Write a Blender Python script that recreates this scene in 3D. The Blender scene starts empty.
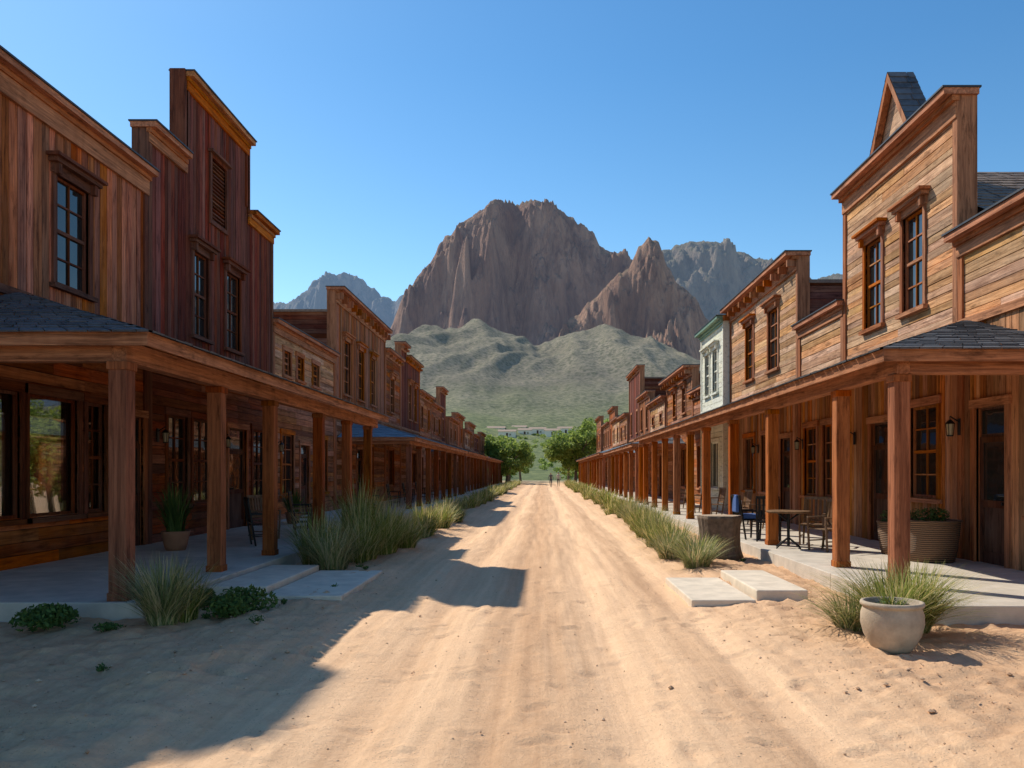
import bpy, bmesh, math, random
import numpy as np
from mathutils import Vector, Matrix
random.seed(7)
R=random.random
def U(a,b): return a+(b-a)*random.random()
scene=bpy.context.scene
# ------------------------------------------------------------ noise
def _h(ix,iy,s):
    n=(ix.astype(np.int64)*374761393+iy.astype(np.int64)*668265263+s*974634777)&0xffffffff
    n=((n^(n>>13))*1274126177)&0xffffffff
    n=n^(n>>16)
    return (n&0xffffff)/float(0xffffff)
def gnoise(x,y,s=0):
    x=np.asarray(x,float);y=np.asarray(y,float)
    ix=np.floor(x);iy=np.floor(y);fx=x-ix;fy=y-iy
    u=fx**3*(fx*(fx*6-15)+10);v=fy**3*(fy*(fy*6-15)+10)
    def g(dx,dy):
        a=_h(ix+dx,iy+dy,s)*2*np.pi
        return np.cos(a)*(fx-dx)+np.sin(a)*(fy-dy)
    a=g(0,0)*(1-u)+g(1,0)*u;b=g(0,1)*(1-u)+g(1,1)*u
    return (a*(1-v)+b*v)*1.5
def fbm(x,y,o=5,s=0,gain=.5):
    t=0;a=1.;f=1.;n=0
    for i in range(o):
        t=t+a*gnoise(x*f,y*f,s+i*17);n+=a;a*=gain;f*=2.03
    return t/n*1.6
def ridged(x,y,o=5,s=0,gain=.5):
    t=0;a=1.;f=1.;n=0
    for i in range(o):
        t=t+a*(1-np.abs(gnoise(x*f,y*f,s+i*31))*2);n+=a;a*=gain;f*=2.07
    return t/n
# ------------------------------------------------------------ materials
def mat_new(name):
    m=bpy.data.materials.new(name);m.use_nodes=True
    nt=m.node_tree;nt.nodes.clear()
    out=nt.nodes.new('ShaderNodeOutputMaterial');b=nt.nodes.new('ShaderNodeBsdfPrincipled')
    nt.links.new(b.outputs[0],out.inputs[0])
    return m,nt,b
def nd(nt,t,**k):
    n=nt.nodes.new('ShaderNode'+t)
    for a,v in k.items(): setattr(n,a,v)
    return n
def setin(nt,n,i,v):
    s=n.inputs[i]
    if hasattr(v,'is_linked') or isinstance(v,bpy.types.NodeSocket): nt.links.new(v,s)
    else: s.default_value=v
def math_(nt,op,a,b=0.0,c=0.0):
    n=nd(nt,'Math',operation=op);setin(nt,n,0,a);setin(nt,n,1,b);setin(nt,n,2,c);return n.outputs[0]
def mixc(nt,f,a,b,bt='MIX'):
    n=nd(nt,'Mix',data_type='RGBA',blend_type=bt)
    setin(nt,n,0,f)
    setin(nt,n,6,a if not isinstance(a,tuple) else (*a,1)[:4]);setin(nt,n,7,b if not isinstance(b,tuple) else (*b,1)[:4])
    return n.outputs[2]
def noise(nt,vec,scale,detail=4,rough=.55,dist=0):
    n=nd(nt,'TexNoise');nt.links.new(vec,n.inputs['Vector']);n.inputs['Scale'].default_value=scale
    n.inputs['Detail'].default_value=detail;n.inputs['Roughness'].default_value=rough;n.inputs['Distortion'].default_value=dist
    return n.outputs['Fac']
def mapr(nt,v,a,b,c=0,d=1):
    n=nd(nt,'MapRange');setin(nt,n,0,v)
    for i,x in enumerate((a,b,c,d)): n.inputs[i+1].default_value=x
    return n.outputs[0]
def vscale(nt,vec,s,add=None):
    n=nd(nt,'VectorMath',operation='MULTIPLY');nt.links.new(vec,n.inputs[0]);n.inputs[1].default_value=s
    o=n.outputs[0]
    if add is not None:
        n2=nd(nt,'VectorMath',operation='ADD');nt.links.new(o,n2.inputs[0]);nt.links.new(add,n2.inputs[1]);o=n2.outputs[0]
    return o
def bump(nt,b,h,strength=.3,dist=.01,prev=None):
    n=nd(nt,'Bump');n.inputs['Strength'].default_value=strength;n.inputs['Distance'].default_value=dist
    nt.links.new(h,n.inputs['Height'])
    if prev: nt.links.new(prev,n.inputs['Normal'])
    nt.links.new(n.outputs[0],b.inputs['Normal']);return n.outputs[0]
def objco(nt): return nd(nt,'TexCoord').outputs['Object']
def island(nt): return nd(nt,'NewGeometry').outputs['Random Per Island']

def wood(name,dark,light,axis='z',rough=.8,vary=.42,planks=None,worn=.3,grey=(.36,.23,.16)):
    m,nt,b=mat_new(name);co=objco(nt);rnd=island(nt)
    comb=nd(nt,'CombineXYZ');k=math_(nt,'MULTIPLY',rnd,61.0)
    for i in range(3): nt.links.new(k,comb.inputs[i])
    if planks:
        sx=nd(nt,'SeparateXYZ');nt.links.new(co,sx.inputs[0])
        idx=math_(nt,'DIVIDE',sx.outputs['Z' if axis!='z' else 'Y'],planks)
        fl=math_(nt,'FLOOR',idx);fr=math_(nt,'FRACT',idx)
        wn=nd(nt,'TexWhiteNoise',noise_dimensions='1D');nt.links.new(fl,wn.inputs['W']);rnd=wn.outputs['Value']
        edge=math_(nt,'LESS_THAN',fr,.07)
    s={'z':(26,26,1.1),'y':(26,1.1,26),'x':(1.1,26,26)}[axis]
    v=vscale(nt,co,s,comb.outputs[0])
    g=noise(nt,v,1.0,7,.7,.8)
    g2=noise(nt,v,.35,3,.5,1.2)
    f=math_(nt,'ADD',math_(nt,'MULTIPLY',g,.6),math_(nt,'MULTIPLY',g2,.4))
    f=mapr(nt,f,.38,.60)
    c=mixc(nt,f,dark,light)
    s2={'z':(1.6,1.6,.5),'y':(1.6,.5,1.6),'x':(.5,1.6,1.6)}[axis]
    w=mapr(nt,noise(nt,vscale(nt,co,s2,comb.outputs[0]),1.5,5,.6),.45,.8,0,worn)
    c=mixc(nt,w,c,grey)
    st=mapr(nt,noise(nt,vscale(nt,co,{'z':(9,9,1.6),'y':(9,1.6,9),'x':(1.6,9,9)}[axis],comb.outputs[0]),1,5,.7),.54,.70,0,.8)
    c=mixc(nt,st,c,tuple(x*.36 for x in dark))
    gr=mapr(nt,noise(nt,vscale(nt,co,(2.2,2.2,.45)),1.0,5,.65),.47,.75,0,.45)
    c=mixc(nt,gr,c,tuple(x*.55 for x in dark))
    hs=nd(nt,'HueSaturation');nt.links.new(c,hs.inputs['Color'])
    nt.links.new(mapr(nt,rnd,0,1,1-vary,1+vary),hs.inputs['Value'])
    r2=math_(nt,'FRACT',math_(nt,'MULTIPLY',rnd,17.3))
    nt.links.new(mapr(nt,r2,0,1,.88,1.18),hs.inputs['Saturation'])
    nt.links.new(mapr(nt,math_(nt,'FRACT',math_(nt,'MULTIPLY',rnd,7.7)),0,1,.490,.506),hs.inputs['Hue'])
    c=hs.outputs[0]
    if planks: c=mixc(nt,math_(nt,'MULTIPLY',edge,.8),c,tuple(x*.2 for x in dark))
    nt.links.new(c,b.inputs['Base Color'])
    b.inputs['Roughness'].default_value=rough;b.inputs['Specular IOR Level'].default_value=.12
    bump(nt,b,g,.7,.017)
    return m
def plain(name,c,rough=.8,var=.2,scale=3,metal=0,bs=.2,bscale=40,spec=.4):
    m,nt,b=mat_new(name);co=objco(nt)
    n=noise(nt,co,scale,6,.6);c1=tuple(x*(1-var) for x in c);c2=tuple(min(1,x*(1+var)) for x in c)
    nt.links.new(mixc(nt,mapr(nt,n,.3,.7),c1,c2),b.inputs['Base Color'])
    b.inputs['Roughness'].default_value=rough;b.inputs['Metallic'].default_value=metal;b.inputs['Specular IOR Level'].default_value=spec
    bump(nt,b,noise(nt,co,bscale,5,.6),bs,.01)
    return m
W={}
W['A_v']=wood('redwood_boards',(.18,.048,.018),(.60,.205,.082),'z')
W['A_h']=wood('redwood_boards_h',(.16,.046,.017),(.45,.158,.06),'y')
W['B_v']=wood('dark_stained_boards',(.075,.02,.014),(.25,.075,.045),'z',worn=.15)
W['B_h']=wood('dark_boards_h',(.09,.028,.015),(.26,.09,.042),'y',worn=.15)
W['G_h']=wood('golden_siding',(.27,.128,.06),(.74,.43,.235),'y',worn=.4,grey=(.54,.39,.28),vary=.28)
W['G_v']=wood('golden_boards',(.24,.095,.035),(.58,.265,.112),'z',worn=.25,grey=(.42,.28,.19))
W['M_h']=wood('brown_siding',(.17,.064,.028),(.48,.21,.098),'y',worn=.3)
W['M_v']=wood('brown_boards',(.16,.055,.025),(.42,.175,.08),'z',worn=.3)
W['T_h']=wood('trim_wood',(.22,.075,.022),(.58,.225,.075),'y',vary=.15,worn=.1)
W['T_v']=wood('trim_wood_v',(.20,.067,.021),(.50,.19,.066),'z',vary=.15,worn=.1)
W['T_x']=wood('trim_wood_x',(.21,.07,.021),(.54,.21,.07),'x',vary=.15,worn=.1)
W['D_v']=wood('dark_trim_v',(.07,.024,.013),(.2,.072,.034),'z',vary=.15,worn=.15)
W['D_h']=wood('dark_trim_h',(.07,.024,.013),(.2,.072,.034),'y',vary=.15,worn=.15)
W['P_v']=wood('post_wood',(.19,.058,.018),(.51,.182,.06),'z',vary=.18,worn=.1)
W['PL_v']=wood('post_wood_dark',(.13,.04,.015),(.35,.12,.045),'z',vary=.18,worn=.1)
W['C_x']=wood('porch_ceiling',(.24,.095,.034),(.56,.265,.115),'x',planks=None,vary=.25)
W['S_h']=wood('side_planks',(.11,.045,.025),(.28,.125,.065),'x',planks=.19)
W['SG_h']=wood('side_planks_gold',(.2,.1,.05),(.45,.25,.14),'x',planks=.19)
W['SR_h']=wood('side_planks_red',(.09,.026,.016),(.2,.065,.035),'x',planks=.19)
W['white']=wood('white_clapboard',(.70,.67,.52),(.84,.81,.68),'y',vary=.05,worn=.1,grey=(.58,.54,.42))
W['green']=plain('green_paint',(.16,.26,.17),.5,.15)
W['cap']=plain('metal_cap',(.05,.05,.055),.5,.3,4,.2)
W['conc']=plain('concrete',(.56,.49,.41),.88,.2,2.5,bs=.25,bscale=60)
W['slab']=plain('pale_stone_slab',(.70,.59,.46),.9,.15,4,bs=.35,bscale=45)
W['black']=plain('black_iron',(.02,.02,.022),.45,.3,6,.6)
W['doorw']=wood('door_wood',(.05,.02,.012),(.13,.055,.03),'z',vary=.1)
W['curtain']=plain('interior_dark',(.03,.026,.024),.9)
def mk_glass():
    m,nt,b=mat_new('window_glass');co=objco(nt)
    nt.links.new(mixc(nt,noise(nt,co,1.3,3),(.006,.008,.009),(.03,.034,.034)),b.inputs['Base Color'])
    b.inputs['Roughness'].default_value=.03;b.inputs['Specular IOR Level'].default_value=.9
    bump(nt,b,noise(nt,co,1.7,2),.10,.03)
    return m
W['glass']=mk_glass()
def mk_clear():
    m,nt,b=mat_new('clear_glass')
    t=nd(nt,'BsdfTransparent');t.inputs[0].default_value=(.97,.98,.97,1);g=nd(nt,'BsdfGlossy');g.inputs['Roughness'].default_value=.02
    fr=nd(nt,'Fresnel');fr.inputs[0].default_value=1.4;mx=nd(nt,'MixShader')
    nt.links.new(math_(nt,'MULTIPLY',fr.outputs[0],.8),mx.inputs[0]);nt.links.new(t.outputs[0],mx.inputs[1]);nt.links.new(g.outputs[0],mx.inputs[2])
    nt.links.new(mx.outputs[0],[n for n in nt.nodes if n.type=='OUTPUT_MATERIAL'][0].inputs[0]);return m
W['clear']=mk_clear()
def mk_shingle(name,c1,c2):
    m,nt,b=mat_new(name);co=objco(nt);r=island(nt)
    c=mixc(nt,r,c1,c2);c=mixc(nt,mapr(nt,noise(nt,co,9,5,.7),.4,.8,0,.5),c,tuple(min(1,x*1.9+.02) for x in c2))
    nt.links.new(c,b.inputs['Base Color']);b.inputs['Roughness'].default_value=.7
    bump(nt,b,noise(nt,co,70,4,.7),.4,.01);return m
W['sh']=mk_shingle('slate_shingles',(.03,.035,.044),(.085,.095,.112))
W['shb']=mk_shingle('brown_shingles',(.08,.055,.042),(.22,.155,.115))
W['shm']=mk_shingle('blue_grey_roof',(.10,.15,.2),(.17,.24,.30))
def mk_leaf(name,c1,c2,c3=None,tr=.3):
    m,nt,b=mat_new(name);r=island(nt)
    c=mixc(nt,r,c1,c2)
    if c3: c=mixc(nt,math_(nt,'GREATER_THAN',math_(nt,'FRACT',math_(nt,'MULTIPLY',r,13.7)),.68),c,c3)
    nt.links.new(c,b.inputs['Base Color']);b.inputs['Roughness'].default_value=.6;b.inputs['Specular IOR Level'].default_value=.25
    t=nd(nt,'BsdfTranslucent');nt.links.new(c,t.inputs[0]);mx=nd(nt,'MixShader');mx.inputs[0].default_value=tr
    nt.links.new(b.outputs[0],mx.inputs[1]);nt.links.new(t.outputs[0],mx.inputs[2])
    nt.links.new(mx.outputs[0],[n for n in nt.nodes if n.type=='OUTPUT_MATERIAL'][0].inputs[0]);return m
W['grass']=mk_leaf('grass_blades',(.11,.145,.025),(.34,.37,.085),(.64,.53,.23),.4)
W['grassg']=mk_leaf('grey_green_grass',(.13,.165,.06),(.36,.37,.15),(.58,.48,.26),.35)
W['bush']=mk_leaf('bush_leaves',(.04,.08,.018),(.12,.19,.045))
W['tree']=mk_leaf('tree_leaves',(.11,.17,.03),(.30,.38,.07),(.40,.46,.10),.5)
W['bark']=plain('bark',(.16,.11,.075),.95,.4,9,bs=.9,bscale=18)
# ------------------------------------------------------------ mesh builder
class M:
    def __init__(s): s.v=[];s.f=[];s.sm=False
    def add(s,vs,fs):
        n=len(s.v);s.v+=[tuple(p) for p in vs];s.f+=[tuple(i+n for i in f) for f in fs]
    def box(s,x0,x1,y0,y1,z0,z1):
        if x0>x1:x0,x1=x1,x0
        if y0>y1:y0,y1=y1,y0
        s.add([(x0,y0,z0),(x1,y0,z0),(x1,y1,z0),(x0,y1,z0),(x0,y0,z1),(x1,y0,z1),(x1,y1,z1),(x0,y1,z1)],
              [(0,3,2,1),(4,5,6,7),(0,1,5,4),(1,2,6,5),(2,3,7,6),(3,0,4,7)])
    def obox(s,T,sx,sy,sz,c=(0,0,0)):
        vs=[T@Vector((c[0]+a*sx/2,c[1]+b*sy/2,c[2]+d*sz/2)) for d in(-1,1) for a,b in((-1,-1),(1,-1),(1,1),(-1,1))]
        s.add(vs,[(0,3,2,1),(4,5,6,7),(0,1,5,4),(1,2,6,5),(2,3,7,6),(3,0,4,7)])
    def cyl(s,p0,p1,r0,r1,n=8):
        p0=Vector(p0);p1=Vector(p1);d=(p1-p0).normalized();a=d.orthogonal().normalized();b=d.cross(a)
        vs=[];
        for p,r in((p0,r0),(p1,r1)):
            for i in range(n):
                t=i/n*2*math.pi;vs.append(p+(a*math.cos(t)+b*math.sin(t))*r)
        s.add(vs,[(i,(i+1)%n,n+(i+1)%n,n+i) for i in range(n)]+[tuple(range(n-1,-1,-1)),tuple(range(n,2*n))])
    def lathe(s,prof,c,n=40,wob=None):
        vs=[]
        for r,z in prof:
            for i in range(n):
                t=i/n*2*math.pi;rr=r*(wob(t,z) if wob else 1)
                vs.append((c[0]+rr*math.cos(t),c[1]+rr*math.sin(t),c[2]+z))
        k=len(prof)
        s.add(vs,[(j*n+i,j*n+(i+1)%n,(j+1)*n+(i+1)%n,(j+1)*n+i) for j in range(k-1) for i in range(n)]+[tuple(range(n-1,-1,-1)),tuple((k-1)*n+i for i in range(n))])
    def prism(s,poly,off):
        off=Vector(off);n=len(poly);vs=[Vector(p) for p in poly];vs+=[p+off for p in vs]
        s.add(vs,[tuple(range(n)),tuple(range(2*n-1,n-1,-1))]+[(i,(i+1)%n,n+(i+1)%n,n+i) for i in range(n)])
def mkobj(name,m,mat,smooth=False,bevel=0,fixn=False):
    me=bpy.data.meshes.new(name);me.from_pydata(m.v,[],m.f);me.update()
    if fixn:
        bm=bmesh.new();bm.from_mesh(me);bmesh.ops.recalc_face_normals(bm,faces=bm.faces);bm.to_mesh(me);bm.free()
    if smooth: me.polygons.foreach_set('use_smooth',[True]*len(me.polygons))
    me.materials.append(mat);o=bpy.data.objects.new(name,me);scene.collection.objects.link(o)
    if bevel:
        bv=o.modifiers.new('b','BEVEL');bv.width=bevel;bv.segments=2;bv.limit_method='ANGLE'
    return o
class B:
    def __init__(s,name,loc=(0,0,0)): s.name=name;s.loc=Vector(loc);s.p={};s.opt={}
    def m(s,part,mat,**o):
        k=(part,mat)
        if k not in s.p: s.p[k]=M()
        if o: s.opt[k]=o
        return s.p[k]
    def done(s):
        e=bpy.data.objects.new(s.name,None);e.location=s.loc;e.empty_display_size=.3;scene.collection.objects.link(e)
        for k,m in s.p.items():
            if not m.f: continue
            o=mkobj(k[0],m,W[k[1]],**s.opt.get(k,{}));o.parent=e;o.location=-s.loc
        return e
# ------------------------------------------------------------ building kit
class Bld(B):
    def __init__(s,name,side,wx,y0,y1):
        super().__init__(name,(wx,(y0+y1)/2,0));s.side=side;s.wx=wx;s.y0=y0;s.y1=y1
    def fb(s,part,mat,y0,y1,o0,o1,z0,z1,**k):
        s.m(part,mat,**k).box(s.wx-s.side*o0,s.wx-s.side*o1,y0,y1,z0,z1)
    def boards(s,mat,y0,y1,z0,z1,ops,orient,w):
        A0,A1,B0,B1=(y0,y1,z0,z1) if orient=='v' else (z0,z1,y0,y1)
        O=[(a,b,c,d) if orient=='v' else (c,d,a,b) for a,b,c,d in ops]
        a=A0
        while a<A1-.01:
            ww=w*U(.8,1.2) if w<.4 else w
            b=min(A1,a+ww)
            if A1-b<w*.35:b=A1
            cuts=sorted({a,b}|{x for o in O for x in o[:2] if a<x<b})
            j=U(0,.016)
            for p,q in zip(cuts,cuts[1:]):
                iv=[(B0,B1)]
                for o in O:
                    if o[0]<=p+1e-6 and o[1]>=q-1e-6:
                        n=[]
                        for l,h in iv:
                            if o[2]>l:n.append((l,min(h,o[2])))
                            if o[3]<h:n.append((max(l,o[3]),h))
                        iv=[x for x in n if x[1]-x[0]>.01]
                iv2=[]
                for l,h in iv:
                    while orient=='h' and h-l>3.6:
                        c=l+U(1.6,3.4);iv2.append((l,c-.003));l=c
                    iv2.append((l,h))
                for l,h in iv2:
                    q2=q-(U(.008,.018) if q==b else 0)
                    jj=j+U(0,.005)
                    if orient=='v': s.fb('boards',mat,p,q2,-.04,-.014+jj,l,h)
                    else: s.fb('boards',mat,l,h,-.04,-.014+jj,p,q2)
            a=b
    def window(s,y0,y1,z0,z1,tr='D',hood=True,grid=(2,2),dbl=True,glass='glass'):
        tv=tr+'_v' if tr in'TDPAB' else tr;th=tr+'_h' if tr in 'TDAB' else tr
        s.fb('window_glass',glass,y0,y1,-.11,-.085,z0,z1)
        c=.11
        s.fb('window_trim',tv,y0-c,y0,-.11,.035,z0-.02,z1);s.fb('window_trim',tv,y1,y1+c,-.11,.035,z0-.02,z1)
        s.fb('window_trim',th,y0-c-.03,y1+c+.03,-.11,.045,z1,z1+.16)
        s.fb('window_sill',th,y0-c-.06,y1+c+.06,-.11,.1,z0-.1,z0-.02)
        if hood:
            s.fb('window_hood',th,y0-c-.1,y1+c+.1,0,.16,z1+.163,z1+.24)
            s.fb('window_hood',th,y0-c-.16,y1+c+.16,0,.23,z1+.243,z1+.3)
            for yy in(y0-c,y1+c-.1): s.fb('window_hood',tv,yy,yy+.1,.047,.13,z1-.02,z1+.16)
        f=.05
        for a,b,c0,d in((y0,y0+f,z0,z1),(y1-f,y1,z0,z1),(y0+f,y1-f,z0,z0+f),(y0+f,y1-f,z1-f,z1)): s.fb('window_sash',tv,a,b,-.084,-.045,c0,d)
        zm=(z0+z1)/2
        if dbl: s.fb('window_sash',th,y0+f,y1-f,-.083,-.04,zm-.03,zm+.03)
        for i in range(1,grid[0]):
            y=y0+(y1-y0)*i/grid[0];s.fb('window_sash',tv,y-.015,y+.015,-.082,-.055,z0+f,z1-f)
        if grid[1]>1:
            for zz in((z0+zm)/2,(z1+zm)/2) if dbl else [z0+(z1-z0)*i/grid[1] for i in range(1,grid[1])]:
                s.fb('window_sash',th,y0+f,y1-f,-.0815,-.057,zz-.015,zz+.015)
    def louver(s,y0,y1,z0,z1,tr='D'):
        s.fb('vent_back','curtain',y0,y1,-.11,-.1,z0,z1)
        c=.1
        for a,b,c0,d in((y0-c,y0,z0-c,z1+c),(y1,y1+c,z0-c,z1+c),(y0,y1,z0-c,z0),(y0,y1,z1,z1+c)): s.fb('vent_frame','D_v',a,b,-.1,.05,c0,d)
        s.fb('vent_frame','D_h',y0-c-.06,y1+c+.06,0,.14,z1+c+.003,z1+c+.07)
        z=z0+.03
        while z<z1-.03:
            s.fb('vent_slats','D_h',y0,y1,-.09,-.02,z,z+.035);z+=.1
    def door(s,y0,y1,z0,z1,glass=True):
        s.fb('door_leaf','doorw',y0,y1,-.115,-.09,z0,z1)
        c=.12
        s.fb('door_trim','T_v',y0-c,y0,-.11,.035,z0,z1);s.fb('door_trim','T_v',y1,y1+c,-.11,.035,z0,z1)
        s.fb('door_trim','T_h',y0-c-.03,y1+c+.03,-.11,.05,z1,z1+.15)
        ft='door_frame'
        zt=z0+2.15 if z1-z0>2.3 else z1
        for a,b,c0,d in((y0,y0+.1,z0,zt),(y1-.1,y1,z0,zt),(y0+.1,y1-.1,z0,z0+.2),(y0+.1,y1-.1,z0+.95,z0+1.07),(y0+.1,y1-.1,zt-.1,zt)): s.fb(ft,'doorw',a,b,-.089,-.06,c0,d)
        if glass: s.fb('door_glass','glass',y0+.1,y1-.1,-.088,-.078,z0+1.07,zt-.1)
        if zt<z1: s.fb('door_glass','glass',y0+.05,y1-.05,-.088,-.078,zt+.05,z1-.05);
        s.fb('door_knob','black',y0+.13,y0+.17,-.06,-.01,z0+1.0,z0+1.05)
    def cornice(s,y0,y1,z,proj=.3,h=.3,tr='T',brackets=True,e0=1,e1=1):
        th=tr+'_h' if tr in 'TD' else tr;tv=tr+'_v' if tr in 'TD' else tr
        s.fb('cornice',th,y0-.02*e0,y1+.02*e1,0.004,.06,z-h,z-.1)
        s.fb('cornice',th,y0-.05*e0,y1+.05*e1,.0,proj*.45,z-.1,z-.003)
        s.fb('cornice',th,y0-.08*e0,y1+.08*e1,-.34,proj,z,z+.11)
        s.fb('cornice_cap','cap',y0-.1*e0,y1+.1*e1,-.37,proj+.03,z+.113,z+.145)
        if brackets:
            n=max(2,int((y1-y0)/.8))
            for i in range(n+1):
                y=y0+.08+(y1-y0-.16)*i/n;s.fb('cornice_brackets',tv,y-.05,y+.05,.061,proj*.8,z-h*.75,z-.1) if proj>.2 else None
def building(name,side,wx,y0,y1,steps,up,low,tr='T',z2=4.45,wins=(),vents=(),lows=(),body='S_h',roof=None,depth=9,bw=.2,cornice=(.3,.32),zb=.2,hood=True,brackets=True,detail=True,ctr=None,hollow=False):
    b=Bld(name,side,wx,y0,y1)
    H=max(t[2] for t in steps);roof=roof or min(t[2] for t in steps)-.9
    zc=3.2 if hollow else 0
    for a,c,z in steps: b.fb('front_wall_core','curtain',a+.02,c-.02,-.3,-.12,zc,z)
    if hollow:
        b.fb('front_wall_core','curtain',y0+.02,y1-.02,-.3,-.12,0,.9)
        g=sorted((w[1],w[2]) for w in lows if w[0] in 'sc');pts=[y0+.02]+[q for p in g for q in p]+[y1-.02]
        for i in range(0,len(pts),2): b.fb('front_wall_core','curtain',pts[i],pts[i+1],-.3,-.12,.9,3.2)
        b.fb('side_and_rear_walls',body,y0+.02,y1-.02,-depth,-.301,3.3,roof)
        b.fb('side_and_rear_walls',body,y0+.02,y0+.2,-depth,-.301,0,3.3)
        b.fb('side_and_rear_walls',body,y0+.2,y1-.02,-depth,-depth+.2,0,3.3)
        b.fb('interior_floor','doorw',y0+.2,y1+.5,-depth+.2,-.301,0,.2)
        for o in(1.6,4.6,7.6): b.fb('garden_side_posts','D_v',y1-.2,y1-.03,-o-.09,-o+.09,.2,3.3)
    else: b.fb('side_and_rear_walls',body,y0+.02,y1-.02,-depth,-.301,0,roof)
    b.fb('roof_deck','shb',y0-.05,y1+.05,-depth-.1,-.305,roof,roof+.1)
    ops=[tuple(w[:4]) for w in wins]+[tuple(w[:4]) for w in vents]
    for a,c,z in steps:
        b.boards(up,a,c,z2,z,ops,up[-1] if up[-2]=='_' else 'h',bw)
    lo=[tuple(w[1:5]) for w in lows]
    b.boards(low,y0,y1,zb,z2-.02,lo,low[-1] if low[-2]=='_' else 'h',bw)
    b.fb('belt_trim',tr+'_h' if tr in 'TD' else tr,y0,y1,-.01,.05,z2-.12,z2+.02)
    for w in wins: b.window(*w[:4],tr=tr,hood=hood,grid=(2,2) if detail else (1,1))
    for w in vents: b.louver(*w[:4])
    for w in lows:
        if w[0]=='w': b.window(*w[1:5],tr=tr,hood=False,grid=(2,1) if w[2]-w[1]>1.3 else (2,2),dbl=w[2]-w[1]<=1.3)
        elif w[0] in'sc': b.window(*w[1:5],tr=tr,hood=False,grid=(1,1) if w[0]=='s' else (2,2),dbl=w[0]=='c',glass='clear' if hollow else 'glass')
        else: b.door(*w[1:5])
    tv=tr+'_v' if tr in 'TD' else tr
    for i,(a,c,z) in enumerate(steps):
        lo_a=0 if i==0 else steps[i-1][2]; lo_c=0 if i==len(steps)-1 else steps[i+1][2]
        b.fb('corner_boards',tv,a-.03,a+.14,-.33,.034,lo_a+(.15 if i else 0),z)
        b.fb('corner_boards',tv,c-.14,c+.03,-.33,.034,lo_c+(.15 if i<len(steps)-1 else 0),z)
        e0=1 if (i==0 or steps[i-1][2]<z) else -1; e1=1 if (i==len(steps)-1 or steps[i+1][2]<z) else -1
        b.cornice(a,c,z,cornice[0],cornice[1],tr=ctr or tr,brackets=brackets,e0=e0 if e0>0 else -1.6,e1=e1 if e1>0 else -1.6)
    return b
def shingles(m,a,b,c,d,row=.22,w=.26,lift=.022):
    a,b,c,d=map(Vector,(a,b,c,d));n=(b-a).cross(d-a)
    if n.length<1e-6:n=(b-a).cross(c-a)
    n.normalize()
    if n.z<0:n=-n
    L=max(abs(((c+d)/2-(a+b)/2).length),.1);nr=max(1,round(L/row))
    for r in range(nr):
        f0=r/nr-(.02 if r==0 else 0);f1=min(1,(r+1.25)/nr)
        def P(u,f): return a.lerp(d,f).lerp(b.lerp(c,f),u)
        ln=(P(1,f0)-P(0,f0)).length;k=max(1,int(ln/w));off=U(0,.6)/k
        us=[0]+[min(1,max(0,(i+U(-.12,.12))/k+off)) for i in range(1 if off>.3/k else 1,k)]+[1]
        for u0,u1 in zip(us,us[1:]):
            if u1-u0<.1/k: continue
            g=.006/max(ln,.1);l=lift*U(.7,1.3);df=U(-.05,.05)/nr
            p=[P(u0+g,f0+df)+n*l,P(u1-g,f0+df)+n*l,P(u1-g,f1)+n*.003,P(u0+g,f1)+n*.003]
            q=[p[0]-n*(l-.001),p[1]-n*(l-.001)]
            m.add(p+q,[(0,1,2,3),(4,5,1,0)])
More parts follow.
